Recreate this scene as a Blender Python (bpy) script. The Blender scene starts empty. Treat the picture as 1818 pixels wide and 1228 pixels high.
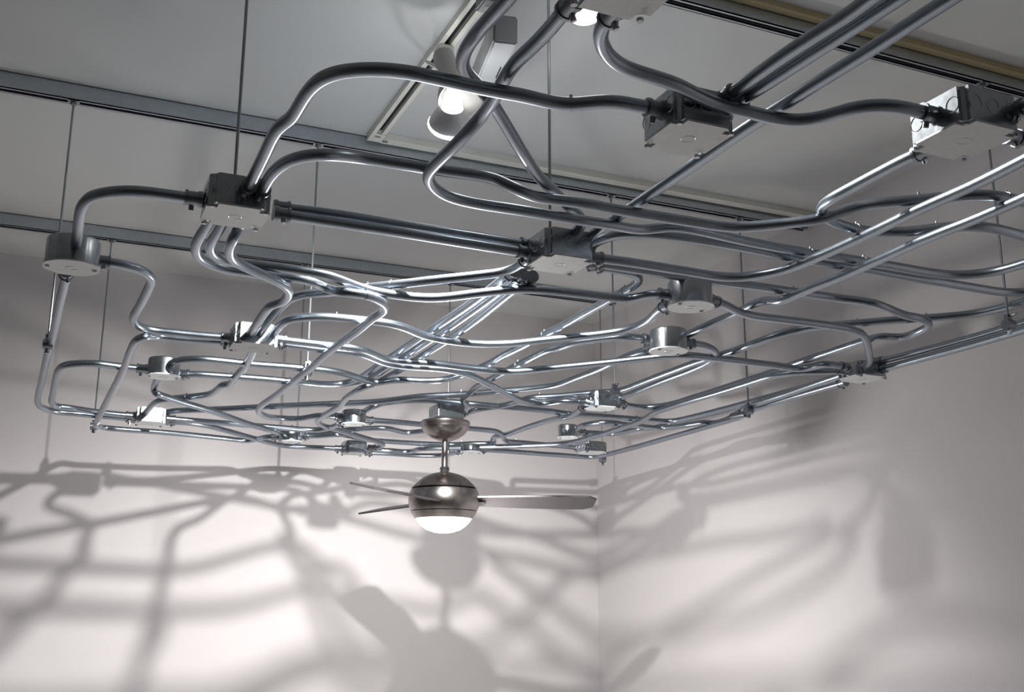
import bpy, bmesh, math
from mathutils import Vector, Matrix

# ------------------------------------------------------------------ camera
S = 1.35                      # metres per survey unit (ceiling is 1 unit above the lens)
CAM_Z = 1.55
F_PX = 1888.87
YAW, PIT, ROL = 0.418675904, 0.236704929, 0.00247117644
Fw = Vector((math.sin(YAW)*math.cos(PIT), math.cos(YAW)*math.cos(PIT), math.sin(PIT)))
R0 = Vector((math.cos(YAW), -math.sin(YAW), 0)); U0 = R0.cross(Fw)
Rt = R0*math.cos(ROL)+U0*math.sin(ROL); Up = -R0*math.sin(ROL)+U0*math.cos(ROL)
scn = bpy.context.scene
cd = bpy.data.cameras.new('camera'); cam = bpy.data.objects.new('camera', cd)
scn.collection.objects.link(cam); scn.camera = cam
cd.sensor_fit = 'HORIZONTAL'; cd.sensor_width = 36; cd.lens = 36*F_PX/1818
cd.clip_start = 0.02
M = Matrix((Rt, Up, -Fw)).transposed().to_4x4(); M.translation = Vector((0, 0, CAM_Z)); cam.matrix_world = M

# ------------------------------------------------------------------ world, lamps, exposure
w = bpy.data.worlds.new('world'); scn.world = w; w.use_nodes = True
w.node_tree.nodes['Background'].inputs[0].default_value = (0.80, 0.93, 1.0, 1)
w.node_tree.nodes['Background'].inputs[1].default_value = 0.07
scn.view_settings.view_transform = 'Standard'; scn.view_settings.look = 'None'
scn.view_settings.gamma = 1; scn.view_settings.use_curve_mapping = False
scn.view_settings.exposure = 0.0

def W(x, y, z): return Vector((x*S, y*S, z*S+CAM_Z))
def spot(name, loc, target, power, angle, blend, rad, col=(1, .985, .96)):
    l = bpy.data.lights.new(name, 'SPOT'); l.energy = power; l.spot_size = math.radians(angle)
    l.spot_blend = blend; l.shadow_soft_size = rad; l.color = col
    o = bpy.data.objects.new(name, l); scn.collection.objects.link(o); o.location = loc
    o.rotation_euler = (target-loc).to_track_quat('-Z', 'Y').to_euler(); return o
LAMP_A = W(0.550, 1.512, 0.738); AIM_A = W(0.80, 2.80, -0.90)
LAMP_B = W(0.672, 1.225, 0.820); AIM_B = W(1.30, .70, .35)
spot('track_bulb_light', LAMP_A, AIM_A, 370, 124, 1.0, 0.028)
spot('second_bulb_light', LAMP_B, AIM_B, 95, 84, 1.0, 0.04)

# ------------------------------------------------------------------ helpers
col = scn.collection
def ray(px, py): return Rt*((px-909)/F_PX)+Up*((614-py)/F_PX)+Fw
def plane_h(y): return 0.494-0.026*(y-1.33)
LV = 0.0172
def on_net(px, py, lv=0.0):
    d = ray(px, py); y = 2.0
    for i in range(12):
        h = plane_h(y)+lv*LV; p = d*(h/d.z); y = p.y
    return p
def m_new(name, base, rough=.5, metal=0., noise=0., scale=40, bump=0.):
    m = bpy.data.materials.new(name); m.use_nodes = True; nt = m.node_tree; b = nt.nodes['Principled BSDF']
    b.inputs['Base Color'].default_value = (*base, 1); b.inputs['Roughness'].default_value = rough
    b.inputs['Metallic'].default_value = metal
    if noise or bump:
        tc = nt.nodes.new('ShaderNodeTexCoord'); n = nt.nodes.new('ShaderNodeTexNoise')
        n.inputs['Scale'].default_value = scale; n.inputs['Detail'].default_value = 6
        nt.links.new(tc.outputs['Object'], n.inputs['Vector'])
        if noise:
            mx = nt.nodes.new('ShaderNodeMix'); mx.data_type = 'RGBA'
            mx.inputs['A'].default_value = (*[c*(1-noise) for c in base], 1)
            mx.inputs['B'].default_value = (*[min(1, c*(1+noise)) for c in base], 1)
            nt.links.new(n.outputs['Fac'], mx.inputs['Factor']); nt.links.new(mx.outputs['Result'], b.inputs['Base Color'])
            mr = nt.nodes.new('ShaderNodeMapRange'); mr.inputs['To Min'].default_value = rough*(1-noise)
            mr.inputs['To Max'].default_value = min(1, rough*(1+noise))
            nt.links.new(n.outputs['Fac'], mr.inputs['Value']); nt.links.new(mr.outputs['Result'], b.inputs['Roughness'])
        if bump:
            bp = nt.nodes.new('ShaderNodeBump'); bp.inputs['Strength'].default_value = bump; bp.inputs['Distance'].default_value = .002
            nt.links.new(n.outputs['Fac'], bp.inputs['Height']); nt.links.new(bp.outputs['Normal'], b.inputs['Normal'])
    return m
def m_emit(name, colr, s):
    m = bpy.data.materials.new(name); m.use_nodes = True; b = m.node_tree.nodes['Principled BSDF']
    b.inputs['Base Color'].default_value = (.9, .9, .9, 1)
    b.inputs['Emission Color'].default_value = (*colr, 1); b.inputs['Emission Strength'].default_value = s
    return m
MT = dict(
    wall=m_new('wall_paint', (.575, .55, .56), .85, 0, .03, 6, .15),
    ceil=m_new('ceiling_paint', (.555, .565, .56), .9, 0, .03, 5, .1),
    floor=m_new('floor_concrete', (.46, .45, .44), .6, 0, .15, 3),
    base=m_new('baseboard_paint', (.55, .54, .53), .5),
    pipe=m_new('galvanized_tube', (.34, .38, .43), .29, 1., .10, 60, .04),
    fit=m_new('zinc_fitting', (.27, .29, .32), .34, 1., .2, 120),
    box=m_new('galvanized_box', (.46, .49, .52), .25, 1., .12, 90, .05),
    cover=m_new('galvanized_cover', (.68, .70, .71), .6, .15, .12, 160, .08),
    screw=m_new('screw_steel', (.40, .41, .43), .3, 1.),
    strut=m_new('strut_steel', (.50, .54, .58), .38, .9, .12, 70),
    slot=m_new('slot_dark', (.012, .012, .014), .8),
    rod=m_new('rod_steel', (.33, .36, .38), .35, .9),
    white=m_new('lamp_white', (.62, .62, .60), .4),
    trackw=m_new('track_white', (.74, .74, .68), .45),
    trackb=m_new('track_beige', (.50, .43, .26), .6),
    gray=m_new('lamp_gray', (.30, .31, .32), .5, .2),
    nickel=m_new('brushed_nickel', (.38, .345, .335), .28, 1., .12, 30),
    refl=m_new('bulb_silver', (.88, .89, .92), .35, .45),
    blade=m_new('blade_gray', (.075, .068, .072), .4, .3),
    glow=m_emit('bulb_glass_lit', (1, .98, .95), 14),
    globe=m_emit('opal_glass_lit', (1, .98, .96), 3.2),
)
def link(name, bm, mat, parent=None, smooth=True, loc=None, rot=None):
    me = bpy.data.meshes.new(name); bmesh.ops.recalc_face_normals(bm, faces=bm.faces[:]); bm.to_mesh(me); bm.free()
    me.materials.append(MT[mat]); o = bpy.data.objects.new(name, me); col.objects.link(o)
    if smooth:
        for p in me.polygons: p.use_smooth = True
        try: me.set_sharp_from_angle(angle=math.radians(38))
        except Exception: pass
    if parent: o.parent = parent
    if loc is not None: o.location = loc
    if rot is not None: o.rotation_euler = rot
    return o
def tag(o, label=None, cat=None, group=None, kind=None):
    if label: o['label'] = label
    if cat: o['category'] = cat
    if group: o['group'] = group
    if kind: o['kind'] = kind
    return o
def empty(name, loc, rz=0):
    o = bpy.data.objects.new(name, None); col.objects.link(o); o.location = loc; o.rotation_euler = (0, 0, rz)
    o.empty_display_size = .05; return o
def frame_of(axis):
    z = axis.normalized(); x = z.orthogonal().normalized(); return x, z.cross(x)
def bx(bm, c, s, mat=None):
    r = bmesh.ops.create_cube(bm, size=1); vs = r['verts']
    for v in vs:
        v.co = Vector((v.co.x*s[0]+c[0], v.co.y*s[1]+c[1], v.co.z*s[2]+c[2]))
        if mat: v.co = mat @ v.co
    return vs
def lathe(bm, prof, n=32, mat=None, cap=True):
    """prof: list of (radius, z) revolved about z"""
    rings = []
    for r, z in prof:
        if r < 1e-6:
            v = bm.verts.new((0, 0, z)); rings.append([v])
        else:
            rings.append([bm.verts.new((r*math.cos(2*math.pi*k/n), r*math.sin(2*math.pi*k/n), z)) for k in range(n)])
    for a, b in zip(rings, rings[1:]):
        for k in range(n):
            k2 = (k+1) % n
            if len(a) == 1 and len(b) == 1: continue
            if len(a) == 1: bm.faces.new((a[0], b[k], b[k2]))
            elif len(b) == 1: bm.faces.new((a[k], a[k2], b[0]))
            else: bm.faces.new((a[k], a[k2], b[k2], b[k]))
    if cap:
        for r in (rings[0], rings[-1]):
            if len(r) > 2: bm.faces.new(r)
    if mat:
        for r in rings:
            for v in r: v.co = mat @ v.co
def zmat(p, axis):
    x, y = frame_of(axis); z = axis.normalized()
    m = Matrix((x, y, z)).transposed().to_4x4(); m.translation = p; return m
def cyl(bm, p0, p1, r, n=12, r2=None):
    d = p1-p0; lathe(bm, [(r, 0), (r if r2 is None else r2, d.length)], n, zmat(p0, d))
def sweep(bm, pts, r, n=12):
    """round tube through 3D points, open ends closed by a cap"""
    t0 = (pts[1]-pts[0]).normalized(); x = t0.orthogonal().normalized(); prev = None
    for i, p in enumerate(pts):
        a = pts[max(0, i-1)]; b = pts[min(len(pts)-1, i+1)]; t = (b-a).normalized()
        x = (x-t*x.dot(t)).normalized(); y = t.cross(x)
        ring = [bm.verts.new(p+(x*math.cos(2*math.pi*k/n)+y*math.sin(2*math.pi*k/n))*r) for k in range(n)]
        if prev:
            for k in range(n): bm.faces.new((prev[k], prev[(k+1) % n], ring[(k+1) % n], ring[k]))
        else: bm.faces.new(ring[::-1])
        prev = ring
    bm.faces.new(prev)
def catmull(P, seg=14):
    """centripetal spline through points of any dimension"""
    P = [tuple(map(float, p)) for p in P]; n = len(P); D = len(P[0])
    if n == 2: return [tuple(P[0][k]+(P[1][k]-P[0][k])*t/seg for k in range(D)) for t in range(seg+1)]
    ext = [tuple(2*P[0][k]-P[1][k] for k in range(D))]+P+[tuple(2*P[-1][k]-P[-2][k] for k in range(D))]
    out = []
    for i in range(1, n):
        p0, p1, p2, p3 = ext[i-1:i+3]
        dd = lambda a, b: max(1e-4, math.hypot(a[0]-b[0], a[1]-b[1]))**.5
        t0 = 0; t1 = t0+dd(p0, p1); t2 = t1+dd(p1, p2); t3 = t2+dd(p2, p3)
        for s in range(seg):
            t = t1+(t2-t1)*s/seg; q = []
            for k in range(D):
                A1 = (t1-t)/(t1-t0)*p0[k]+(t-t0)/(t1-t0)*p1[k]; A2 = (t2-t)/(t2-t1)*p1[k]+(t-t1)/(t2-t1)*p2[k]
                A3 = (t3-t)/(t3-t2)*p2[k]+(t-t2)/(t3-t2)*p3[k]
                B1 = (t2-t)/(t2-t0)*A1+(t-t0)/(t2-t0)*A2; B2 = (t3-t)/(t3-t1)*A2+(t-t1)/(t3-t1)*A3
                q.append((t2-t)/(t2-t1)*B1+(t-t1)/(t2-t1)*B2)
            out.append(tuple(q))
    out.append(P[-1]); return out
def resample(pts, step):
    out = [pts[0]]; acc = 0
    for a, b in zip(pts, pts[1:]):
        L = (b-a).length
        while acc+L >= step:
            f = (step-acc)/L; a = a+(b-a)*f; L = (b-a).length; out.append(a); acc = 0
            if L < 1e-9: break
        acc += L
    if (out[-1]-pts[-1]).length > step*.3: out.append(pts[-1])
    else: out[-1] = pts[-1]
    return out
def smooth(pts, it):
    for _ in range(it):
        pts = [pts[0]]+[(pts[i-1]+pts[i]*2+pts[i+1])/4 for i in range(1, len(pts)-1)]+[pts[-1]]
    return pts

# ------------------------------------------------------------------ room shell
WX0, WX1, WY0, WY1 = -4.5, 1.818*S, -7.0, 3.345*S
CE = CAM_Z+S
def slab(name, c, s, mat, kind='structure'):
    bm = bmesh.new(); bx(bm, (0, 0, 0), s); o = link(name, bm, mat, smooth=False, loc=c); return tag(o, kind=kind)
T = .1
slab('floor', ((WX0+WX1)/2, (WY0+WY1)/2, -T/2), (WX1-WX0+2*T, WY1-WY0+2*T, T), 'floor')
slab('ceiling', ((WX0+WX1)/2, (WY0+WY1)/2, CE+T/2), (WX1-WX0+2*T, WY1-WY0+2*T, T), 'ceil')
slab('wall_back', ((WX0+WX1)/2, WY1+T/2, CE/2), (WX1-WX0+2*T, T, CE), 'wall')
slab('wall_right', (WX1+T/2, (WY0+WY1)/2, CE/2), (T, WY1-WY0, CE), 'wall')
slab('wall_left', (WX0-T/2, (WY0+WY1)/2, CE/2), (T, WY1-WY0, CE), 'wall')
slab('wall_front', ((WX0+WX1)/2, WY0-T/2, CE/2), (WX1-WX0+2*T, T, CE), 'wall')
slab('baseboard_back', ((WX0+WX1)/2, WY1-.007, .05), (WX1-WX0-.03, .014, .1), 'base')
slab('baseboard_right', (WX1-.007, (WY0+WY1)/2, .05), (.014, WY1-WY0, .1), 'base')

# ------------------------------------------------------------------ strut channels on the ceiling
SH, SW = .035*S, .024*S
def strut(yc, x0, x1, label):
    """slotted channel, open slot down, running along x"""
    L = (x1-x0)*S; t = .0026; bm = bmesh.new()
    bx(bm, (L/2, 0, -t/2), (L, SW, t))
    for s in (-1, 1):
        bx(bm, (L/2, s*(SW/2-t/2), -SH/2), (L, t, SH))
        bx(bm, (L/2, s*(SW/2-SW*.16), -SH+t/2), (L, SW*.32, t))
        bx(bm, (L/2, s*(SW/2-SW*.32+t/2), -SH+.0035), (L, t, .007))
    o = link('strut_channel', bm, 'strut', smooth=False, loc=W(x0, yc, 1))
    bm = bmesh.new(); bx(bm, (L/2, 0, -.006), (L, SW-2.4*t, .006)); link('channel_shade', bm, 'slot', o, smooth=False)  # near-black strip, paints in the shade inside the open channel
    tag(o, label, 'channel', 'steel strut channels across the ceiling'); return o
strut(1.333, -1.2, 1.80, 'steel strut channel nearest the camera, beside the beige strip at upper right')
strut(2.130, -1.4, 1.80, 'middle steel strut channel that the white lighting track meets')
strut(2.982, -1.5, 1.70, 'steel strut channel farthest from the camera, closest to the back wall')

# white lighting track beside the middle strut and the leg that runs toward the camera
def track(name, p0, p1, wid, hei, mat, label, cat='track', slotted=True):
    d = p1-p0; L = d.length; bm = bmesh.new(); th = .0022
    bx(bm, (L/2, 0, -th/2), (L, wid, th))
    for s in (-1, 1):
        bx(bm, (L/2, s*(wid/2-wid*.15), -hei/2), (L, wid*.3, hei))
    o = link(name, bm, mat, smooth=False, loc=p0, rot=(0, 0, math.atan2(d.y, d.x)))
    bm = bmesh.new(); bx(bm, (L/2, 0, -hei*.24), (L, wid*.4, hei*.1)); link('track_slot', bm, 'slot', o, smooth=False)
    return tag(o, label, cat)
TX = .603
TW, TH = .030*S, .014*S
track('lighting_track', W(TX, -.6, 1), W(TX, 2.086, 1), TW, TH, 'trackw', 'white lighting track leg running toward the camera and carrying the spotlights')
bm = bmesh.new(); L = (1.80-TX-.016)*S; bx(bm, (L/2, 0, -TH*.5), (L, TW*.86, TH))
o = link('lighting_track', bm, 'trackw', smooth=False, loc=W(TX+.016, 2.098, 1)); tag(o, 'white lighting track running along the middle strut to the right wall', 'track')
bm = bmesh.new(); bx(bm, (0, 0, -TH*.55), (TW*1.05, TW*1.3, TH*1.1))
bx(bm, (TW*.95, .02*S*.6, -TH*.55), (TW*.9, TW*.7, TH*1.1))
o = link('track_corner', bm, 'trackw', smooth=False, loc=W(TX, 2.086, 1)); tag(o, 'white plastic corner connector joining the two lighting track legs', 'connector')
for k, (dx, dy) in enumerate(((0, -.012), (.03, .012))):
    bm = bmesh.new(); bx(bm, (dx, dy, -TH*1.12), (.016, .010, .002)); link('latch', bm, 'fit', o, smooth=False)
bm = bmesh.new(); L = 3.0*S; bx(bm, (L/2, 0, -.006*S), (L, .016*S, .012*S))
o = link('wood_strip', bm, 'trackb', smooth=False, loc=W(-1.2, 1.311, 1)); tag(o, 'beige strip fixed to the ceiling along the nearest strut channel', 'strip')

# ------------------------------------------------------------------ hanging rods
def hanger(x, y, zb, label, clamp=True):
    top = W(x, y, .966+.006); bot = W(x, y, zb); root = empty('hanging_rod', bot)
    bm = bmesh.new(); cyl(bm, Vector((0, 0, -.012)), top-bot, .0030, 8); link('rod', bm, 'rod', root)
    bm = bmesh.new(); z = (top-bot).z-.012
    lathe(bm, [(.0085, z-.006), (.0085, z)], 6); bx(bm, (0, 0, z+.003), (.03, .026, .004)); link('channel_nut', bm, 'rod', root, smooth=False)
    if clamp:
        bm = bmesh.new(); cyl(bm, Vector((-.012, 0, 0)), Vector((.012, 0, 0)), .0135, 14)
        bx(bm, (0, 0, .018), (.014, .012, .016)); link('pipe_clamp', bm, 'fit', root)
        bm = bmesh.new(); cyl(bm, Vector((0, -.008, .022)), Vector((.0, -.024, .022)), .0035, 8)
        link('clamp_bolt', bm, 'screw', root, smooth=False)
        bm = bmesh.new(); cyl(bm, Vector((0, 0, -.012)), Vector((0, 0, -.024)), .006, 6); link('end_nut', bm, 'screw', root, smooth=False)
    tag(root, label, 'rod', 'rods hanging the conduit net from the struts'); return root

# ------------------------------------------------------------------ conduits
PR = .0148/2*S
CONN = []
def conduit(label, pts, ends='bb', clips=(), sm=2):
    """pts (px, py[, level]) surveyed centreline on the hanging net; ends b=box connector, n=none"""
    P = []; lv = 0
    for p in pts:
        if len(p) == 3: lv = p[2]
        P.append((p[0], p[1], lv))
    sp = catmull(P); w3 = []
    for q in sp:
        p = on_net(q[0], q[1], q[2]); w3.append(W(*p))
    w3 = smooth(resample(w3, .008), sm*3)
    o0 = w3[0].copy(); loc = [p-o0 for p in w3]
    bm = bmesh.new(); sweep(bm, loc, PR, 12)
    o = link('electrical_conduit', bm, 'pipe', loc=o0)
    tag(o, label, 'conduit', 'bent conduits of the ceiling net')
    for e, idx, dr in ((ends[0], 0, 1), (ends[1], -1, -1)):
        if e != 'b': continue
        a = loc[idx]; j = 0 if idx == 0 else len(loc)-1; b = loc[j+dr*3]; ax = (b-a).normalized()
        bm = bmesh.new()
        lathe(bm, [(PR*1.05, -.004), (PR*1.42, -.004), (PR*1.42, .004), (PR*1.25, .004), (PR*1.25, .021), (PR*1.42, .021), (PR*1.42, .026), (PR*1.02, .026)], 16, zmat(a, ax))
        c = link('connector', bm, 'fit', o)
        side = ax.cross(Vector((0, 0, 1))).normalized()*.35+Vector((0, 0, -1)); side.normalize()
        q = a+ax*.014; bm = bmesh.new(); cyl(bm, q+side*PR*.9, q+side*PR*2.0, .0044, 8)
        link('screw', bm, 'screw', c, smooth=False)
    for cx, cy in clips:
        best = min(range(2, len(w3)-2), key=lambda i: (lambda v: (909+F_PX*(v.dot(Rt))/v.dot(Fw)-cx)**2+(614-F_PX*v.dot(Up)/v.dot(Fw)-cy)**2)(w3[i]-Vector((0, 0, CAM_Z))))
        a = loc[best]; ax = (loc[best+1]-loc[best-1]).normalized()
        bm = bmesh.new(); lathe(bm, [(PR*1.01, -.0016), (PR*1.09, -.0016), (PR*1.09, .0016), (PR*1.01, .0016)], 14, zmat(a, ax), cap=False)
        u = Vector((0, 0, 1)); cyl(bm, a+u*PR*.9, a+u*PR*1.4, .0024, 8); link('tie_clip', bm, 'screw', o)
    return o

conduit('conduit arching from the far-left octagonal box up to the big near-left square box',
  [(133,446),(136,425),(138.5,408),(142,381),(147,364),(163,348),(194,341),(235,339),(277,343),(318,349),(356,354)])
conduit('outermost left conduit, dropping from the far-left octagonal box and turning at the bottom left corner',
  [(118,482),(114,505),(106,537),(100,565),(95,590),(90,610),(83,635),(73,681),(67,706),(69,719),(79,725),(98,730.5),(137,734),(171,737.5),(205,740.5),(238,744)])
conduit('conduit looping left from the small octagonal box, then back right beside the outermost conduit',
  [(260,655),(228,652),(194,648),(171,645),(137,645),(114,648.5),(104,657),(99,674),(93.5,701),(91.5,712),(98,720.5),(119,723),(141,726.5),(171,731),(205,735),(238,738)])
conduit('S-shaped conduit from the far-left octagonal box down to the brightly lit square box',
  [(171,463),(198,466),(223,471),(247.5,478),(264,487.5),(269,498),(264,511),(247.5,543.6),(237,562),(239,573),(251,581),(272,586.5),(300,589.5),(332,593),(370,596.5),(412,600)], clips=())
conduit('conduit slanting from the lit square box to the bottom-left rod, then along the rear edge',
  [(410,606.5,0),(346,603),(304,599.5),(277,596.5),(255,598,-1),(242,604),(231,624),(221,651),(205,683),(187,717),(173,745),(169,754),(178,757.5,0),(205,761),(274,766),(342,772),(400,778),(441,782),(459.5,778.5),(473,775.5),(495,775)], clips=((170,748),))
conduit('left one of three conduits under the near-left square box, curving into the long U-turn',
  [(378,382,0),(372,394),(357,416),(347.5,436),(350,452),(368,466),(393,476),(429,482),(468,488),(490,491),(537,495),(559,502),(578,511),(606,518.5,-1),(648,523),(667,530),(682,540),(684,549),(661.5,565),(634,588),(595,615.6),(555,651),(532,669),(487,704),(464,720),(459,730),(470,738),(491,741.5,0),(532,743),(567,737.5),(608,740)], ends='nb', clips=((648,520),))
conduit('middle of three conduits under the near-left square box, reaching right to the rounded box',
  [(403,384,0),(394,400),(382,419),(372,436),(378,451),(401,463),(432,468),(468,472.5),(509,477),(551,483.5),(578,488),(606,497.5),(634,508.5),(661.5,516.5),(703,523.5),(745,528),(786,528),(841,521.5),(880,517),(935,513),(1018,519.5),(1088,528),(1124,530),(1146,523.5),(1171,521),(1188,523)], ends='nb', clips=((459,469),))
conduit('right of three conduits under the near-left square box, kinking back to the lit box',
  [(431,388,0),(425,402),(416,420,-1),(407,441),(410,457),(426,469),(457,483),(487,497),(506,508),(513,517),(508,530),(494,538.5),(482,541),(468,557),(456,575),(441,596,0)], ends='nb')
conduit('middle conduit on top of the lit square box, passing behind to the central box',
  [(457,600,0),(470.5,578),(495,549,1),(515,531),(537,523),(564,520),(587,518),(625,513.5),(667,509),(717,503.5),(772,497),(855,488),(897,482),(922,471),(938,458)], clips=((653,506),(692,501)))
conduit('bright conduit arching from the lit square box over to the upper rounded box',
  [(478,603),(495,580),(512,567.5),(537,563),(578,562.5),(634,567),(689,573.5),(717,581),(745,593),(772,600),(811,606.5),(855,610),(911,609),(935,606.5),(1018,597.6),(1074,591.5),(1118,583.5),(1151,568.5),(1171,549),(1186,541)], clips=((600,562),))
conduit('brightest long conduit, from the lit square box to the far-right square box',
  [(489,601),(520,605),(555,609),(601,614),(635,618.5),(658,626),(681,636),(715,641),(750,643.5),(771,645),(840,653.5),(897,659),(931,658),(999,651),(1080,643),(1137,636.5),(1182,631.5),(1217,630),(1262,635),(1319,641.5),(1380,649),(1418,654.5),(1440,652),(1463,646),(1485,648),(1503,652)], clips=((620,612),))
conduit('conduit just beneath the brightest one, slanting to the bright box right of the fan',
  [(489,609),(530,614.5),(578,620.5),(635,627),(658,635),(681,644),(715,649.5),(750,652),(785,654.5),(805,658),(835,666),(862,679),(897,697.5),(919,708.5),(942,715),(972,716.5),(999,712),(1040,713)])
conduit('bright upper conduit of the small octagonal box, dipping and rising to the central box',
  [(286,658,0),(299,647.5),(317,639.5),(353.5,637),(400,641),(441,645.5),(532,652.5),(578,657),(612,663),(646.5,674),(669,679),(703.5,674),(748,675.5),(783,674.5),(817,666,1),(840,657),(867,646),(897,628.5),(931,612.5),(965,594.5),(999,578),(1039,555),(1072,537),(1097,523),(1121.5,510),(1133,501),(1134,492),(1124.5,485),(1101.5,480),(1074,475),(1050,471)], clips=((823,667),(1108,514),(965,594)))
conduit('lower right conduit of the small octagonal box, swinging up into the slanting bundle',
  [(320,664,0),(350,664),(400,667.5),(441,670),(532,678),(578,682,.5),(612,680,1),(637,672),(653,662),(669,650.5),(703.5,627.5),(727.5,611),(777,578),(821,549),(868,515),(897,492),(912,482)], clips=((411,662),(513,674)))
conduit('right one of the slanting bundle, kinking down to the rear box left of the fan',
  [(945,491,1),(900,525),(843,570),(804.5,597),(760,625),(719,651),(690,668),(668,680,.6),(646,687,0),(624,700,-.2),(612,709),(605,719),(589.5,729),(569,741),(563.5,747),(571,754,0),(593,761),(637,774),(670,784),(680,789),(672,793.5,.3),(656,795)])
conduit('middle one of the slanting bundle under the central box',
  [(929,487,1),(884,520),(832,557.5),(792,585),(744,616),(712,637),(688,652),(664,668,1.1),(640,676,1.2),(608,681.5,1.3)], ends='bn')
conduit('conduit from beneath the small octagonal box, slanting right to the small rear round box',
  [(284,662,0),(280,672),(275,683),(273,693),(278,698.5,-1),(288,702),(321,713),(365,726),(400,738),(446,754),(479,763.5),(505,771,0)], ends='nb')
conduit('kinked conduit from the underside of the lit square box to the low square box',
  [(452,615,0),(448,626),(443.5,635),(436.7,649),(418,668.5),(407,682),(396,682.5),(388,689),(376,698),(365,701),(343,703.5),(321,706),(299,708),(282.5,711),(271.5,718),(261.6,729),(254,738)], ends='nb', clips=((331,704),))
conduit('long straight conduit from the low left square box, passing above the fan canopy',
  [(280,742,1),(291,733.5),(304.5,730),(332,728),(365,727),(400,725.5),(487,721),(578,717),(669,713),(748,703.5),(817,700),(885,694.5),(954,688.5),(990,683),(1022,671),(1068,653.5),(1102,637),(1137,624),(1160,618)], clips=((600,712),(820,696)))
conduit('upper right conduit of the low square box, ending left of the fan canopy',
  [(297,743),(350,747),(400,751),(446,755),(479,757.5),(512,760),(556,763),(575,761.5),(592,757),(608,749)], clips=((518,757),))
conduit('lower right conduit of the low square box, reaching the rear box left of the fan',
  [(297,747.5),(330,750),(354,753),(376,757.5),(413,767.5),(446,776.5),(479,785.5),(501,790.5),(534,793),(570,794.5),(606,796)])
conduit('humped conduit from the small rear round box, ending behind the fan canopy',
  [(536,771,0),(560,770,1),(582,769),(600,765.5),(626,761.5),(659,760.3),(686.5,760),(703,764),(722,767.5),(740,766.5),(762,763),(785,752),(797,742)])
conduit('rear conduit from the small round box to the tight curl right of the fan',
  [(536,773.5,0),(562,773.5),(585,772),(603,771),(622,774,1),(642,779),(662,781.5),(683,783),(727,786),(782,788.5),(804,789),(831,787.5),(853,787),(868,787),(878,784.5),(874.5,780),(878,775.5),(886,773.5),(897,772),(928,761),(972,747),(997,741.5,0),(1010,740),(1022,733),(1036,721)], clips=((818,789),))
conduit('conduit passing behind the fan canopy and dropping in a hook toward the far corner',
  [(650,745,1),(714,750),(746,753),(800,757.5),(840,761),(871,764),(885,767),(892,772),(894,778,1.6),(900,783),(916,784.5),(945,787),(972,789.5),(1010,793),(1030,796)], clips=((916,780),))
conduit('conduit curving up from left of the fan canopy, running on to the right edge',
  [(638,735,1),(653.5,726),(664.5,720.5),(678,716,1.6),(700,712.5,2),(737,710.5,2),(782,711.5,1.6),(840,717,1),(885,721),(931,725),(980,730),(1006,734),(1045,737),(1097,741),(1141,744.5),(1168,747),(1190,747.5),(1203,746),(1221,742),(1240,737.5),(1296,723),(1340,711),(1400,695),(1450,681.5),(1500,667)], clips=((1008,731),(1129,741)))
conduit('gently wavy conduit crossing behind the fan stem and rising right of the far corner',
  [(650,799),(694,799.5),(716,801.5),(731,801),(743,797.5),(760,796),(798.5,795),(848,793.5),(901.6,792),(945.6,790.5),(993,788),(1006,786.5),(1019,784),(1032,781),(1052,775),(1072,769.5),(1093,763),(1111,757),(1128,751.6),(1143,744.6,0),(1155,736.6),(1165,731),(1186,724),(1228,710.5),(1273,697.5),(1320,683),(1370,667.5),(1416,660.5),(1460,659),(1500,658)])
conduit('sagging rear edge conduit ending at the flat round box behind the fan stem',
  [(650,803),(694,805),(727,807.5),(760,808.5),(782,808),(804,804),(818,800)])
conduit('outer conduit turning the far corner under the last rod and running along the right edge',
  [(852,797.5),(904,801),(956,805),(1000,808),(1030,810.5),(1050,811),(1066,809),(1090,803.5),(1140,790),(1205,771.6),(1264,754.7),(1296,745.5),(1313,740.5),(1326,732.5),(1340,726),(1400,707),(1450,692.5),(1500,678)], ends='bb')
conduit('conduit doubling back from the small bright round box into the right edge band',
  [(1028,767,1),(1058,768.5),(1087,770),(1106,766.5),(1124,763),(1137,760),(1150,761.5),(1163,758.5,1.2),(1186,753.5,1.8),(1212,747.5,2),(1251,737,2),(1296,724.5,2),(1340,712,2),(1400,696,2),(1450,682.5,2),(1500,668,1.6)])
conduit('conduit dropping sharply past the far-right square box, then back along the right edge',
  [(1262,532,0),(1287,541),(1312,554),(1337,560.5),(1380,566),(1430,572),(1484,579.5),(1515,585.5),(1532,594),(1540,611),(1543,630),(1544,641),(1536,650),(1516,658),(1494,666),(1472,673),(1450,680.5),(1400,698),(1350,714),(1325,723,.3),(1300,739,.6),(1280,748),(1264,751),(1251,749.5),(1238,751.5),(1212,755.5),(1182,759,1),(1160,759),(1133,756),(1105,752.5),(1091,750.5),(1071,749.5),(1045,752.5),(1032,756),(1018,764)], ends='bb')
conduit('curled conduit right of the round dark box, hooking down to the bright box',
  [(1216,609,0),(1239,611),(1258,616),(1269,623.5),(1271,632,1),(1262,641),(1228,657),(1182,674),(1137,692),(1098,708)])
conduit('conduit from the fan box passing just above the bright box, out at the right',
  [(818,731,1),(832.4,731),(852,725.5),(878,722),(904,717.5),(924,711),(945,705.5),(975,704),(1012,701),(1050,697.5),(1087,695),(1110,690),(1150,675),(1182,663),(1239,642),(1296,625),(1339,609.5),(1383,593,1.5),(1416,585,2),(1450,580),(1512,574.5),(1595,567.5),(1650,564),(1733,556),(1775,547),(1818,535.5),(1880,516)], ends='bn', clips=((958,703),(1521,571),(1645,561)))
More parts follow.
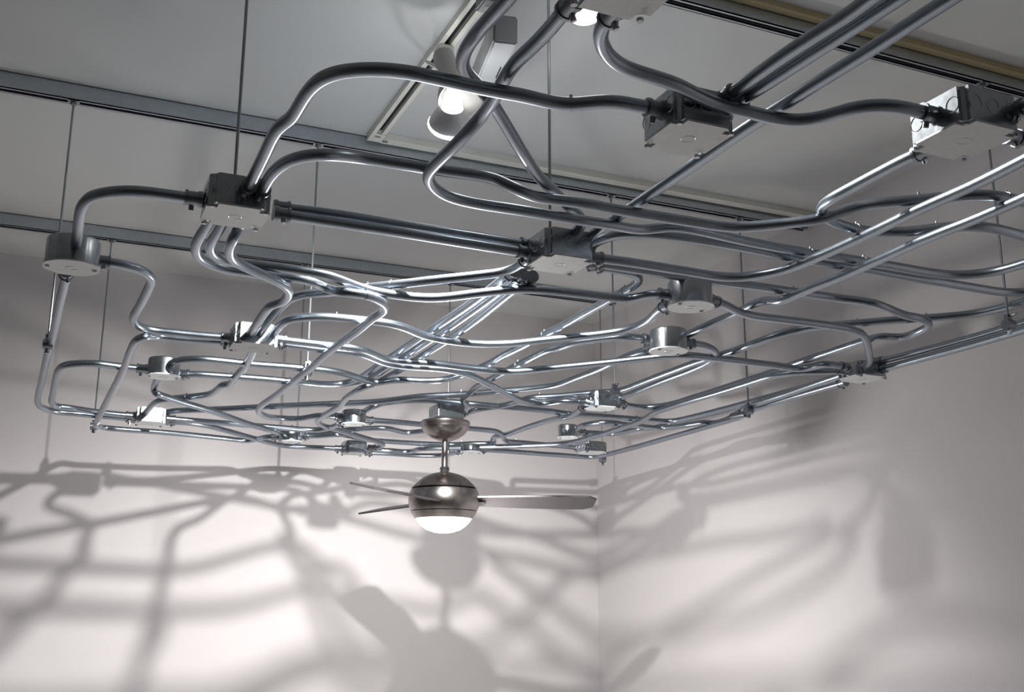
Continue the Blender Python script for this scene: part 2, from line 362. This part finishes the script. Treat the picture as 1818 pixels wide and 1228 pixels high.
conduit('conduit hooking from the left of the round dark box down to the fan box',
  [(1155,603,1),(1138,600),(1105,597.5),(1072,600),(1045,603.5),(1019,608),(989,618),(976.5,615.5+4),(940,637),(897,659),(874,671.5),(858,680),(844,688),(832.4,699),(822,706),(821,711),(828,716),(834,720),(829,725),(818,729)], clips=((917,644),))
conduit('long conduit from the central box with a U-turn at the right, curling back left',
  [(1048,466,1),(1090,472),(1129,478),(1212,491),(1295,502),(1350,509),(1401,516.5),(1484,528.5),(1553,538.5,.3),(1581,549,0),(1609,560),(1636,565),(1648,572),(1647,580.5),(1628,590),(1600,598.5,1),(1580,597.5),(1560,597.5),(1540,603),(1521,609),(1464,628),(1418,643),(1372,660),(1319,677),(1273,692),(1228,706),(1194,716.5),(1160,722),(1137,722.5),(1100,717)], clips=((1408,513),))
conduit('conduit from the central box bending up into the left bright straight run',
  [(1048,457,0),(1101,463),(1212,480.5),(1281,491),(1323,491),(1387,480),(1429,465.5),(1534,419),(1631,372),(1733,326),(1818,283),(1900,240)], ends='bn', clips=())
conduit('right bright straight conduit slanting from the round dark box out of the frame',
  [(1207,600,1),(1240,585),(1267.6,572),(1303.6,557.5),(1323,548),(1340,538),(1359.5,533),(1384.5,534,0),(1409,524.5),(1456,505),(1512,482.7),(1567,458),(1650,421),(1733,388),(1818,351),(1900,312)], ends='bn')
conduit('high loop conduit arching across the top from the near-left box',
  [(437,338,0),(445,324),(468,278),(493,228),(505,217),(517.5,210),(531,188),(551,157),(573,138),(606,127),(661,123),(717,127),(772,138),(841,153.5),(890,163),(932,170),(967,179),(1009,186),(1053,182),(1086,179.5),(1130,187),(1176,196)], clips=((1009,183),))
conduit('lower loop conduit from the near-left square box waving right, out of the frame',
  [(462,346,0),(472,326),(484,307),(506,288.5),(537,277.5),(578,274.5),(634,279.6,1),(717,292),(783,302),(826,308),(862,313),(883,319),(905,330,.4),(933.5,343,0),(955,350),(1000,356),(1037,361),(1095,372),(1166,384),(1240,395.5),(1275,401),(1309,403.5),(1384,397.6),(1457,388),(1483,380.5,.4),(1516,368,1),(1565,360),(1631,354.5),(1697,348),(1746,346),(1779,349.5),(1818,358),(1880,374)], ends='bn', clips=((1631,350),(1790,349)))
conduit('upper one of the paired straight conduits joining the near-left box to the central box',
  [(489,368,1),(590,380),(689,396),(820,416),(945,436)])
conduit('lower one of the paired straight conduits joining the near-left box to the central box',
  [(489,379,0),(590,394.5),(689,409),(820,430),(940,449)])
conduit('conduit slanting from the box cut off at the top, making a hairpin below the spotlight',
  [(1020,1,1),(998,24),(976,51),(943,85),(914,112),(895,141,1),(877,176),(850,212),(837.5,226,.5),(804.5,261,0),(771,294),(761,307),(760,319),(769,332),(786,344),(812,353.5),(855,362.5),(912,371),(955,378),(1000,386),(1037,391.6),(1095,401,.3),(1130,407,.6),(1152,407,.8),(1173.5,404,1),(1195,402),(1240,409),(1319,427),(1417,445.5),(1516,461),(1598,474.5),(1636,481.5),(1684,487.5),(1720,487.5),(1769,481),(1818,467.5),(1880,446)], ends='bn', clips=((1440,447),(1536,463)))
conduit('conduit curving out of the central box, running below its twin to the right frame edge',
  [(1038,445,1),(1059,429),(1080,420),(1102,415),(1138,414.6),(1181,417.5),(1240,425.5),(1319,439),(1417,459),(1516,474),(1600,489),(1684,503),(1744,513),(1781,518.5),(1818,519),(1880,515)], ends='bn')
conduit('conduit running straight down from beside the spotlight and hooking into the central box',
  [(925,-30,2),(900,0),(871,31),(841,66),(825,91),(820,113),(829,131),(850,153),(877,188),(898,222,1.6),(927,270,1),(955,312),(987,343),(1006,363),(1023,378),(1033,388),(1033,398),(1027,407),(1012,420),(993,436)], ends='nb')
conduit('broad straight conduit from the central box slanting up out of the top',
  [(1016,441,1),(1051.6,416),(1080,396),(1116,371),(1157,343),(1245,283),(1334,222),(1384.5,190),(1459,142),(1539.5,92),(1664,12),(1740,-36)], ends='bn')
conduit('left of two adjoining conduits rising right from the square box near the top centre',
  [(1283,178,1),(1318,152),(1380,107),(1426,76),(1480,42),(1512,22),(1545,-3),(1590,-36)], ends='bn')
conduit('right of two adjoining conduits rising right from the square box near the top centre',
  [(1298,190,1),(1318,176),(1380,136),(1429,104),(1512,51),(1589,1),(1645,-36)], ends='bn')
conduit('thick wavy conduit from the box cut off at the top to the partly lit box',
  [(1094,15,0),(1078,33),(1068,48),(1065,64),(1070,84),(1086,105),(1108,119.5),(1152,134),(1200,149.5),(1234,167),(1273,185.5),(1323,197),(1373,209.5),(1415,214),(1456,209),(1512,192.5),(1553,187),(1595,189.5),(1632,198),(1660,205)])
conduit('bright conduit at the lower left of the partly lit box, looping back right',
  [(1650,263,0),(1600,286),(1567,303.5),(1512,333),(1475,354),(1459,369,.5),(1461,382,1),(1472,391),(1495,400),(1539.5,409.5),(1595,412),(1650,406.5),(1705.6,401),(1747,402.5),(1790,411),(1818,419),(1870,432)], ends='bn', clips=((1524,401),(1663,399)))
conduit('short conduit leaving the partly lit box near the right edge upward',
  [(1795,204,0),(1818,189),(1880,148)], ends='bn')
conduit('short conduit leaving the partly lit box near the right edge downward',
  [(1788,240,0),(1818,249),(1880,270)], ends='bn')
conduit('upper conduit from the far-right square box rising along the right edge of the net',
  [(1552,643,1),(1600,632),(1650,619),(1700,606),(1750,592),(1818,572),(1900,547)], ends='bn')
conduit('lower conduit from the far-right square box rising along the right edge of the net',
  [(1560,656,0),(1600,646),(1650,632.5),(1700,619),(1750,605),(1818,585),(1900,560)], ends='bn')

# ------------------------------------------------------------------ junction boxes
def box_square(label, px, py, rz=0, size=.078, depth=.040, lidlv=0, cover=True, screws=True, knock=True, dark=False):
    c = on_net(px, py, 0); # cover centre seen at px,py: step down half the depth
    d = ray(px, py); h = plane_h(c.y)-depth/2; c = d*(h/d.z); hh = plane_h(c.y)-depth/2; c = d*(hh/d.z)
    root = empty('junction_box', W(c.x, c.y, c.z), rz); s = size*S; dp = depth*S
    bm = bmesh.new(); vs = bx(bm, (0, 0, dp/2), (s*.97, s*.97, dp))
    bmesh.ops.bevel(bm, geom=[e for e in bm.edges if abs(e.verts[0].co.z-e.verts[1].co.z) > 1e-5], offset=.011, segments=3, affect='EDGES')
    bmesh.ops.bevel(bm, geom=[e for e in bm.edges if e.verts[0].co.z > dp*.99 and e.verts[1].co.z > dp*.99], offset=.0025, segments=2, affect='EDGES')
    link('box_body', bm, 'box', root)
    if cover:
        bm = bmesh.new(); bx(bm, (0, 0, -.0016), (s, s, .0032))
        bmesh.ops.bevel(bm, geom=[e for e in bm.edges if abs(e.verts[0].co.z-e.verts[1].co.z) > 1e-5], offset=s*.17, segments=4, affect='EDGES')
        cv = link('cover', bm, 'cover', root, smooth=False)
        bm = bmesh.new(); ring = [(.0095, -.0030), (.0105, -.0036), (.0113, -.0030)]; lathe(bm, ring, 24, cap=False); link('knockout', bm, 'screw', cv)
        for sx, sy in ((1, 1), (-1, -1), (1, -1), (-1, 1)):
            bm = bmesh.new(); p = Vector((sx*s*.42, sy*s*.42, -.003)); cyl(bm, p, p+Vector((0, 0, -.0045)), .0042, 10)
            link('cover_screw', bm, 'screw', cv, smooth=False)
    if knock:
        for ax, ay in ((1, 0), (-1, 0), (0, 1), (0, -1)):
            n = Vector((ax, ay, 0)); t = Vector((-ay, ax, 0))
            for k in (-1, 0, 1):
                bm = bmesh.new(); q = n*s*.485+t*(k*s*.30)+Vector((0, 0, dp*.52))
                lathe(bm, [(.0108, -.0005), (.0115, .0007), (.0123, -.0005)], 22, zmat(q, n), cap=False); link('side_knockout', bm, 'screw', root)
    tag(root, label, 'junction box', 'steel junction boxes of the conduit net'); return root
def box_round(label, px, py, rz=0, size=.078, depth=.040, n=8):
    c = on_net(px, py, 0); d = ray(px, py); hh = plane_h(c.y)-depth/2; c = d*(hh/d.z)
    root = empty('octagon_box', W(c.x, c.y, c.z), rz); r = size*S/2; dp = depth*S
    def outline(R, k=n):
        pts = []
        for i in range(k):
            a0 = 2*math.pi*(i+.5)/k
            for j in (-2, -1, 0, 1, 2):
                a = a0+j*2*math.pi/k*.13; pts.append((R*math.cos(a)*(1 if j == 0 else .995), R*math.sin(a)*(1 if j == 0 else .995)))
        return pts
    bm = bmesh.new(); top = outline(r*.95); rr = []
    for z, k in ((0, 1.), (dp*.88, 1.), (dp*.96, .97), (dp, .90)):
        rr.append([bm.verts.new((x*k, y*k, z)) for x, y in top])
    for a, b in zip(rr, rr[1:]):
        for i in range(len(a)): bm.faces.new((a[i], a[(i+1) % len(a)], b[(i+1) % len(a)], b[i]))
    bm.faces.new(rr[0][::-1]); bm.faces.new(rr[-1]); link('box_body', bm, 'box', root)
    bm = bmesh.new(); o2 = outline(r); a = [bm.verts.new((x, y, 0)) for x, y in o2]; b = [bm.verts.new((x, y, -.003)) for x, y in o2]
    for i in range(len(a)): bm.faces.new((a[i], a[(i+1) % len(a)], b[(i+1) % len(a)], b[i]))
    bm.faces.new(a); bm.faces.new(b[::-1]); cv = link('cover', bm, 'cover', root, smooth=False)
    bm = bmesh.new(); lathe(bm, [(.0095, -.0028), (.0105, -.0036), (.0113, -.0028)], 24, cap=False); link('knockout', bm, 'screw', cv)
    for s in (-1, 1):
        bm = bmesh.new(); p = Vector((s*r*.80, 0, -.002)); cyl(bm, p, p+Vector((0, 0, -.0045)), .0042, 10); link('cover_screw', bm, 'screw', cv, smooth=False)
    tag(root, label, 'junction box', 'octagonal junction boxes of the conduit net'); return root
box_square('large square junction box at near left with a pale cover and three conduits below', 417, 382)
box_round('far-left octagonal junction box with a dark side and a pale underside', 127, 473)
box_square('square junction box at the centre of the net where many conduits meet', 993, 467)
box_square('square junction box near the top centre with a round mark on its pale cover', 1222, 243, size=.076)
box_square('square junction box near the right edge with one brightly lit side', 1712, 247, size=.084)
box_square('junction box cut off by the top of the picture with a bright lamp behind it', 1112, -20, size=.076)
box_round('rounded dark junction box right of the central square box', 1226, 543, math.radians(22.5), size=.076, depth=.042)
box_round('round dark junction box below the rounded one and above the rear square box', 1187, 622, math.radians(22.5), size=.074)
box_square('brightly lit square junction box at left centre with three conduits on top', 449, 615, size=.080, depth=.036)
box_round('small octagonal junction box at left, below the lit square box', 290, 667, size=.068, depth=.036)
box_square('low square junction box at bottom left with a brightly lit front', 266, 750, size=.070, depth=.034)
box_round('small round junction box at the rear left, on the back edge of the net', 516, 783, size=.062, depth=.034)
box_square('square junction box on the back edge of the net, left of the fan stem', 628, 804, size=.066, depth=.034)
box_round('round junction box just left of the fan canopy', 628, 752, size=.064, depth=.034)
box_square('bright square junction box right of the fan below the end of a hanging rod', 1067, 724, size=.066, depth=.036)
box_round('small bright round junction box between the fan and the far corner', 1008, 776, size=.056, depth=.034)
box_square('square junction box at the far corner of the net', 1050, 803, size=.074, depth=.030)
box_round('flat round junction box directly behind the fan stem', 836, 802, size=.066, depth=.022)
box_square('dark flat square junction box on the right edge of the net', 1531, 671, size=.078, depth=.030)

# ------------------------------------------------------------------ hangers
hanger(-.007, 2.13, .470, 'hanging rod at far left, behind the octagonal box, clamped to the outermost conduit')
hanger(.486, 2.13, .462, 'bright hanging rod left of centre, clamped above the slanting U-turn conduit')
hanger(1.211, 2.13, .478, 'hanging rod right of the fan ending above the rear square box')
hanger(1.588, 2.13, .462, 'hanging rod by the right wall ending at a stub below the edge conduits')
hanger(.122, 2.982, .449, 'hanging rod at left that reaches the bottom-left corner of the net')
hanger(.660, 2.982, .452, 'thin grey hanging rod just left of the bright one, reaching the back edge')
hanger(1.116, 2.982, .452, 'hanging rod that disappears behind the fan box')
hanger(1.645, 2.982, .446, 'hanging rod at the far corner of the net with a hanging bolt')
hanger(1.575, 1.333, .490, 'hanging rod near the right edge with a bright conduit clamp')
hanger(.197, 1.333, .528, 'long hanging rod at upper left ending on the large near-left square box', clamp=False)
hanger(.654, 1.333, .524, 'hanging rod at top centre ending on the central square box', clamp=False)

# stub with clamp under the right edge conduits
c = on_net(1311, 737, -1); root = empty('conduit_stub', W(c.x, c.y, c.z))
bm = bmesh.new(); ax = Vector((-.25, 1, 0)).normalized()*.03; cyl(bm, -ax, ax, .011, 16); link('stub_body', bm, 'fit', root)
bm = bmesh.new(); cyl(bm, Vector((.004, 0, -.006)), Vector((.004, 0, .018)), .005, 6); link('bolt', bm, 'screw', root, smooth=False)
tag(root, 'short capped conduit stub clamped under the right edge conduits below a rod', 'conduit stub')

# ------------------------------------------------------------------ ceiling fan
fc = on_net(791, 728, 0); FX, FY = fc.x, fc.y
def zat(py, px=790.5):
    d = ray(px, py); t = (FX*d.x+FY*d.y)/(d.x**2+d.y**2); return (d*t).z
dist = math.sqrt(FX*FX+FY*FY+.4**2); U = dist*S/F_PX      # metres per pixel at the fan
z0 = zat(748); root = empty('ceiling_fan', W(FX, FY, z0))
def dz(py): return (zat(py)-z0)*S
bm = bmesh.new(); bx(bm, (0, 0, 0), (.070*S, .070*S, .034*S))
bmesh.ops.bevel(bm, geom=bm.edges[:], offset=.003, segments=2, affect='EDGES')
fb = link('junction_box', bm, 'box', None, loc=W(FX, FY, z0)+Vector((.004, 0, .022*S)))
tag(fb, 'lit square junction box sitting on top of the fan canopy', 'junction box', 'steel junction boxes of the conduit net')
for ax_, ay_ in ((0, -1), (-1, 0), (1, 0)):
    n = Vector((ax_, ay_, 0)); t = Vector((-ay_, ax_, 0))
    for k in (-1, 1):
        bm = bmesh.new(); q = n*.035*S+t*(k*.017*S); lathe(bm, [(.0108, -.0005), (.0115, .0007), (.0123, -.0005)], 22, zmat(q, n), cap=False); link('side_knockout', bm, 'screw', fb)
CR = 44*U
bm = bmesh.new(); lathe(bm, [(CR*.97, 0), (CR, -.003), (CR, -.010), (CR*.955, -.017), (CR*.955, -.020), (CR*.93, dz(762)), (CR*.78, dz(771)), (CR*.55, dz(778)), (CR*.30, dz(782)), (.012, dz(783))], 48)
link('canopy', bm, 'nickel', root)
bm = bmesh.new(); cyl(bm, Vector((0, 0, dz(779))), Vector((0, 0, dz(842))), 5.6*U, 20); link('downrod', bm, 'nickel', root)
bm = bmesh.new(); lathe(bm, [(4.8*U, dz(828)), (7.5*U, dz(829)), (7.5*U, dz(832)), (6.6*U, dz(832)), (6.6*U, dz(836)), (7.8*U, dz(836)), (7.8*U, dz(839)), (5*U, dz(840))], 20)
cyl(bm, Vector((-9*U, 0, dz(833))), Vector((9*U, 0, dz(833))), .002, 8); link('coupling', bm, 'slot', root)
RB = 61.5*U; zc = dz(888)
def ball(z): return math.sqrt(max(0, RB**2-((z-zc)/ .88)**2))
zt = dz(839)
top = zt
prof = [(.008, dz(838)), (16*U, dz(839.5)), (28*U, dz(843)), (39*U, dz(849)), (48*U, dz(857)), (55*U, dz(864)), (57*U, dz(866.5)), (54*U, dz(867.5))]
bm = bmesh.new(); lathe(bm, prof, 64); link('motor_cap', bm, 'nickel', root)
bm = bmesh.new(); lathe(bm, [(53*U, dz(866.5)), (53*U, dz(870))], 48); link('upper_gap', bm, 'slot', root)
prof = [(54*U, dz(869)), (58*U, dz(869.5)), (60.5*U, dz(876)), (62*U, dz(884)), (62*U, dz(892)), (61*U, dz(898)), (58.5*U, dz(905)), (57*U, dz(907))]
bm = bmesh.new(); lathe(bm, prof, 64); link('motor_housing', bm, 'nickel', root)
bm = bmesh.new(); lathe(bm, [(55.5*U, dz(906)), (55.5*U, dz(910))], 48); link('lower_gap', bm, 'slot', root)
prof = [(54*U, dz(908.5)), (57.5*U, dz(908.5)), (54.5*U, dz(914)), (50*U, dz(920.5)), (48*U, dz(921))]
bm = bmesh.new(); lathe(bm, prof, 64); link('light_ring', bm, 'nickel', root)
prof = [(49*U, dz(920)), (46*U, dz(925)), (39*U, dz(933)), (29*U, dz(940)), (16*U, dz(944.5)), (0, dz(946))]
bm = bmesh.new(); lathe(bm, prof, 48); link('light_globe', bm, 'globe', root)
# blades: flat tapered planks through the housing slot
vright = Vector((math.cos(YAW), -math.sin(YAW), 0)); a0 = math.atan2(vright.y, vright.x)
for k in range(3):
    a = a0+math.radians(6)+k*2*math.pi/3
    mr = Matrix.Translation((0, 0, dz(889)))@Matrix.Rotation(a, 4, 'Z')@Matrix.Rotation(math.radians(-13), 4, 'X')
    bm = bmesh.new(); L0, L1 = 55*U, 266*U; n = 14; ups = []; dns = []
    for i in range(n+1):
        f = i/n; x = L0+(L1-L0)*f; hw = (.046+.020*math.sin(f*math.pi*.55))*(1 if f < .9 else math.sqrt(max(.05, 1-((f-.9)/.1)**2)*1.0)*.55+.45)
        ups.append((bm.verts.new((x, hw, .003)), bm.verts.new((x, -hw, .003)))); dns.append((bm.verts.new((x, hw, -.003)), bm.verts.new((x, -hw, -.003))))
    for i in range(n):
        bm.faces.new((ups[i][0], ups[i][1], ups[i+1][1], ups[i+1][0])); bm.faces.new((dns[i][0], dns[i+1][0], dns[i+1][1], dns[i][1]))
        bm.faces.new((ups[i][0], ups[i+1][0], dns[i+1][0], dns[i][0])); bm.faces.new((ups[i][1], dns[i][1], dns[i+1][1], ups[i+1][1]))
    bm.faces.new((ups[0][0], dns[0][0], dns[0][1], ups[0][1])); bm.faces.new((ups[n][0], ups[n][1], dns[n][1], dns[n][0]))
    for v in bm.verts: v.co = mr @ v.co
    bl = link('blade', bm, 'blade', root)
    bm = bmesh.new(); bx(bm, (60*U, 0, -.006), (22*U, .034, .005), mr); link('blade_bracket', bm, 'nickel', bl, smooth=False)
tag(root, 'brushed nickel ball-shaped ceiling fan with a lit white globe, hung below the net', 'ceiling fan')
gl = bpy.data.lights.new('fan_globe_light', 'POINT'); gl.energy = 44; gl.shadow_soft_size = .07; gl.color = (1, .98, .95)
go = bpy.data.objects.new('fan_globe_light', gl); col.objects.link(go); go.location = W(FX, FY, z0)+Vector((0, 0, dz(960)))

# ------------------------------------------------------------------ track spotlights
def at_y(px, py, y): d = ray(px, py); d = d*(y/d.y); return W(*d)
def track_lamp(mount, hb, hf, n0, l0, label, rh=.0175*S, hood=.037*S, rb=.036*S):
    """mount on the track; holder from hb (back) to hf (hood mouth); bulb from neck n0 to lens l0"""
    root = empty('track_spotlight', mount)
    hb, hf, n0, l0 = [p-mount for p in (hb, hf, n0, l0)]
    bm = bmesh.new(); bx(bm, (0, 0, -.022), (.038, .05, .044)); bmesh.ops.bevel(bm, geom=bm.edges[:], offset=.004, segments=2, affect='EDGES'); link('track_adapter', bm, 'white', root)
    ax = (hf-hb).normalized(); L = (hf-hb).length
    bm = bmesh.new(); lathe(bm, [(rh*.86, .012), (rh*.86, 0), (rh, -.001), (rh*1.03, L*.45), (rh*1.25, L*.62), (hood*.92, L*.86), (hood, L), (hood*.95, L*.99), (rh*1.2, L*.66), (rh*.9, L*.5), (rh*.86, .012)], 36, zmat(hb, ax), cap=False)
    link('lamp_holder', bm, 'white', root)
    bm = bmesh.new(); lathe(bm, [(0, .016), (rh*.9, .016)], 24, zmat(hb, ax), cap=False); link('holder_back', bm, 'slot', root)
    sd = ax.cross(Vector((0, 1, 0))).normalized()
    bm = bmesh.new(); lathe(bm, [(.013, -.062), (.013, -.040), (.0, -.040)], 14); link('swivel', bm, 'white', root)
    for s in (-1, 1):
        e = hb+ax*L*.30+sd*s*rh*1.1; top = Vector((0, 0, -.058)); m = (top+e)/2+sd*s*.034+Vector((0, 0, .012))
        q1 = top+sd*s*.018+Vector((0, 0, .004)); pts = [tuple(top), tuple(q1), tuple(m), tuple(e)]
        bm = bmesh.new(); sweep(bm, [Vector(q) for q in catmull([(p[0], p[1], p[2]) for p in pts], 8)], .0042, 8); link('yoke', bm, 'white', root)
    ax = (l0-n0).normalized(); B = (l0-n0).length; m2 = zmat(n0, ax)
    bm = bmesh.new(); lathe(bm, [(rb*.30, 0), (rb*.38, B*.12), (rb*.44, B*.36), (rb*.50, B*.46)], 32, m2); link('bulb_neck', bm, 'globe', root)
    bm = bmesh.new(); lathe(bm, [(rb*.50, B*.46), (rb*.66, B*.56), (rb*.84, B*.72), (rb*.97, B*.86), (rb, B*.93)], 40, m2, cap=False); link('reflector_bulb', bm, 'refl', root)
    bm = bmesh.new(); lathe(bm, [(rb*1.01, B*.90), (rb*1.02, B*.95), (rb*.96, B*1.0), (rb*.72, B*1.07), (rb*.38, B*1.11), (0, B*1.12)], 40, m2, cap=False); link('bulb_lens', bm, 'glow', root)
    tag(root, label, 'spotlight'); return root
track_lamp(W(TX, 1.665, .987), at_y(787, 100, 1.52), at_y(818, 176, 1.46), at_y(806, 160, 1.44), at_y(799, 226, 1.50),
  'white track spotlight with a silver reflector bulb glowing above the net')
track_lamp(W(TX, 1.30, .987), at_y(985, -95, 1.235), at_y(1010, -45, 1.235), at_y(1005, -60, 1.30), at_y(1044, 8, 1.24),
  'lit track spotlight peeking out behind the box cut off by the top of the picture')
nl = bpy.data.lights.new('bulb_neck_light', 'POINT'); nl.energy = 1.5; nl.shadow_soft_size = .015
no = bpy.data.objects.new('bulb_neck_light', nl); col.objects.link(no); no.location = at_y(812, 190, 1.50)

# grey box-shaped fixture beside the white spotlight
gx = W(TX, 1.46, .987); root = empty('track_fixture', gx)
bm = bmesh.new(); bx(bm, (0, 0, -.020), (.034, .06, .04)); bmesh.ops.bevel(bm, geom=bm.edges[:], offset=.004, segments=2, affect='EDGES'); link('track_adapter', bm, 'gray', root)
p0 = at_y(893, 62, 1.44)-gx; p1 = at_y(858, 142, 1.60)-gx; ax = (p1-p0).normalized(); zz = Vector((0, 0, 1)); xx = ax.cross(zz).normalized(); yy = xx.cross(ax)
mm = Matrix((xx, ax, yy)).transposed().to_4x4(); mm.translation = (p0+p1)/2; LL = (p1-p0).length
bm = bmesh.new(); bx(bm, (0, 0, 0), (.040*S, LL*1.25, .050*S), mm); bmesh.ops.bevel(bm, geom=bm.edges[:], offset=.004, segments=3, affect='EDGES'); link('housing', bm, 'gray', root)
bm = bmesh.new(); bx(bm, (.010*S, 0, -.0252*S), (.0022*S, .040*S, .001*S), mm); link('vent_slot', bm, 'slot', root, smooth=False)
bm = bmesh.new(); bx(bm, (.014*S, .052*S, -.0252*S), (.0022*S, .012*S, .001*S), mm); link('vent_slot', bm, 'slot', root, smooth=False)
bm = bmesh.new(); a = Vector((0, 0, -.036)); cyl(bm, a, (p0+p1)/2, .008, 12); link('bracket', bm, 'white', root)
tag(root, 'grey box-shaped track fixture with a slotted underside beside the white spotlight', 'spotlight')
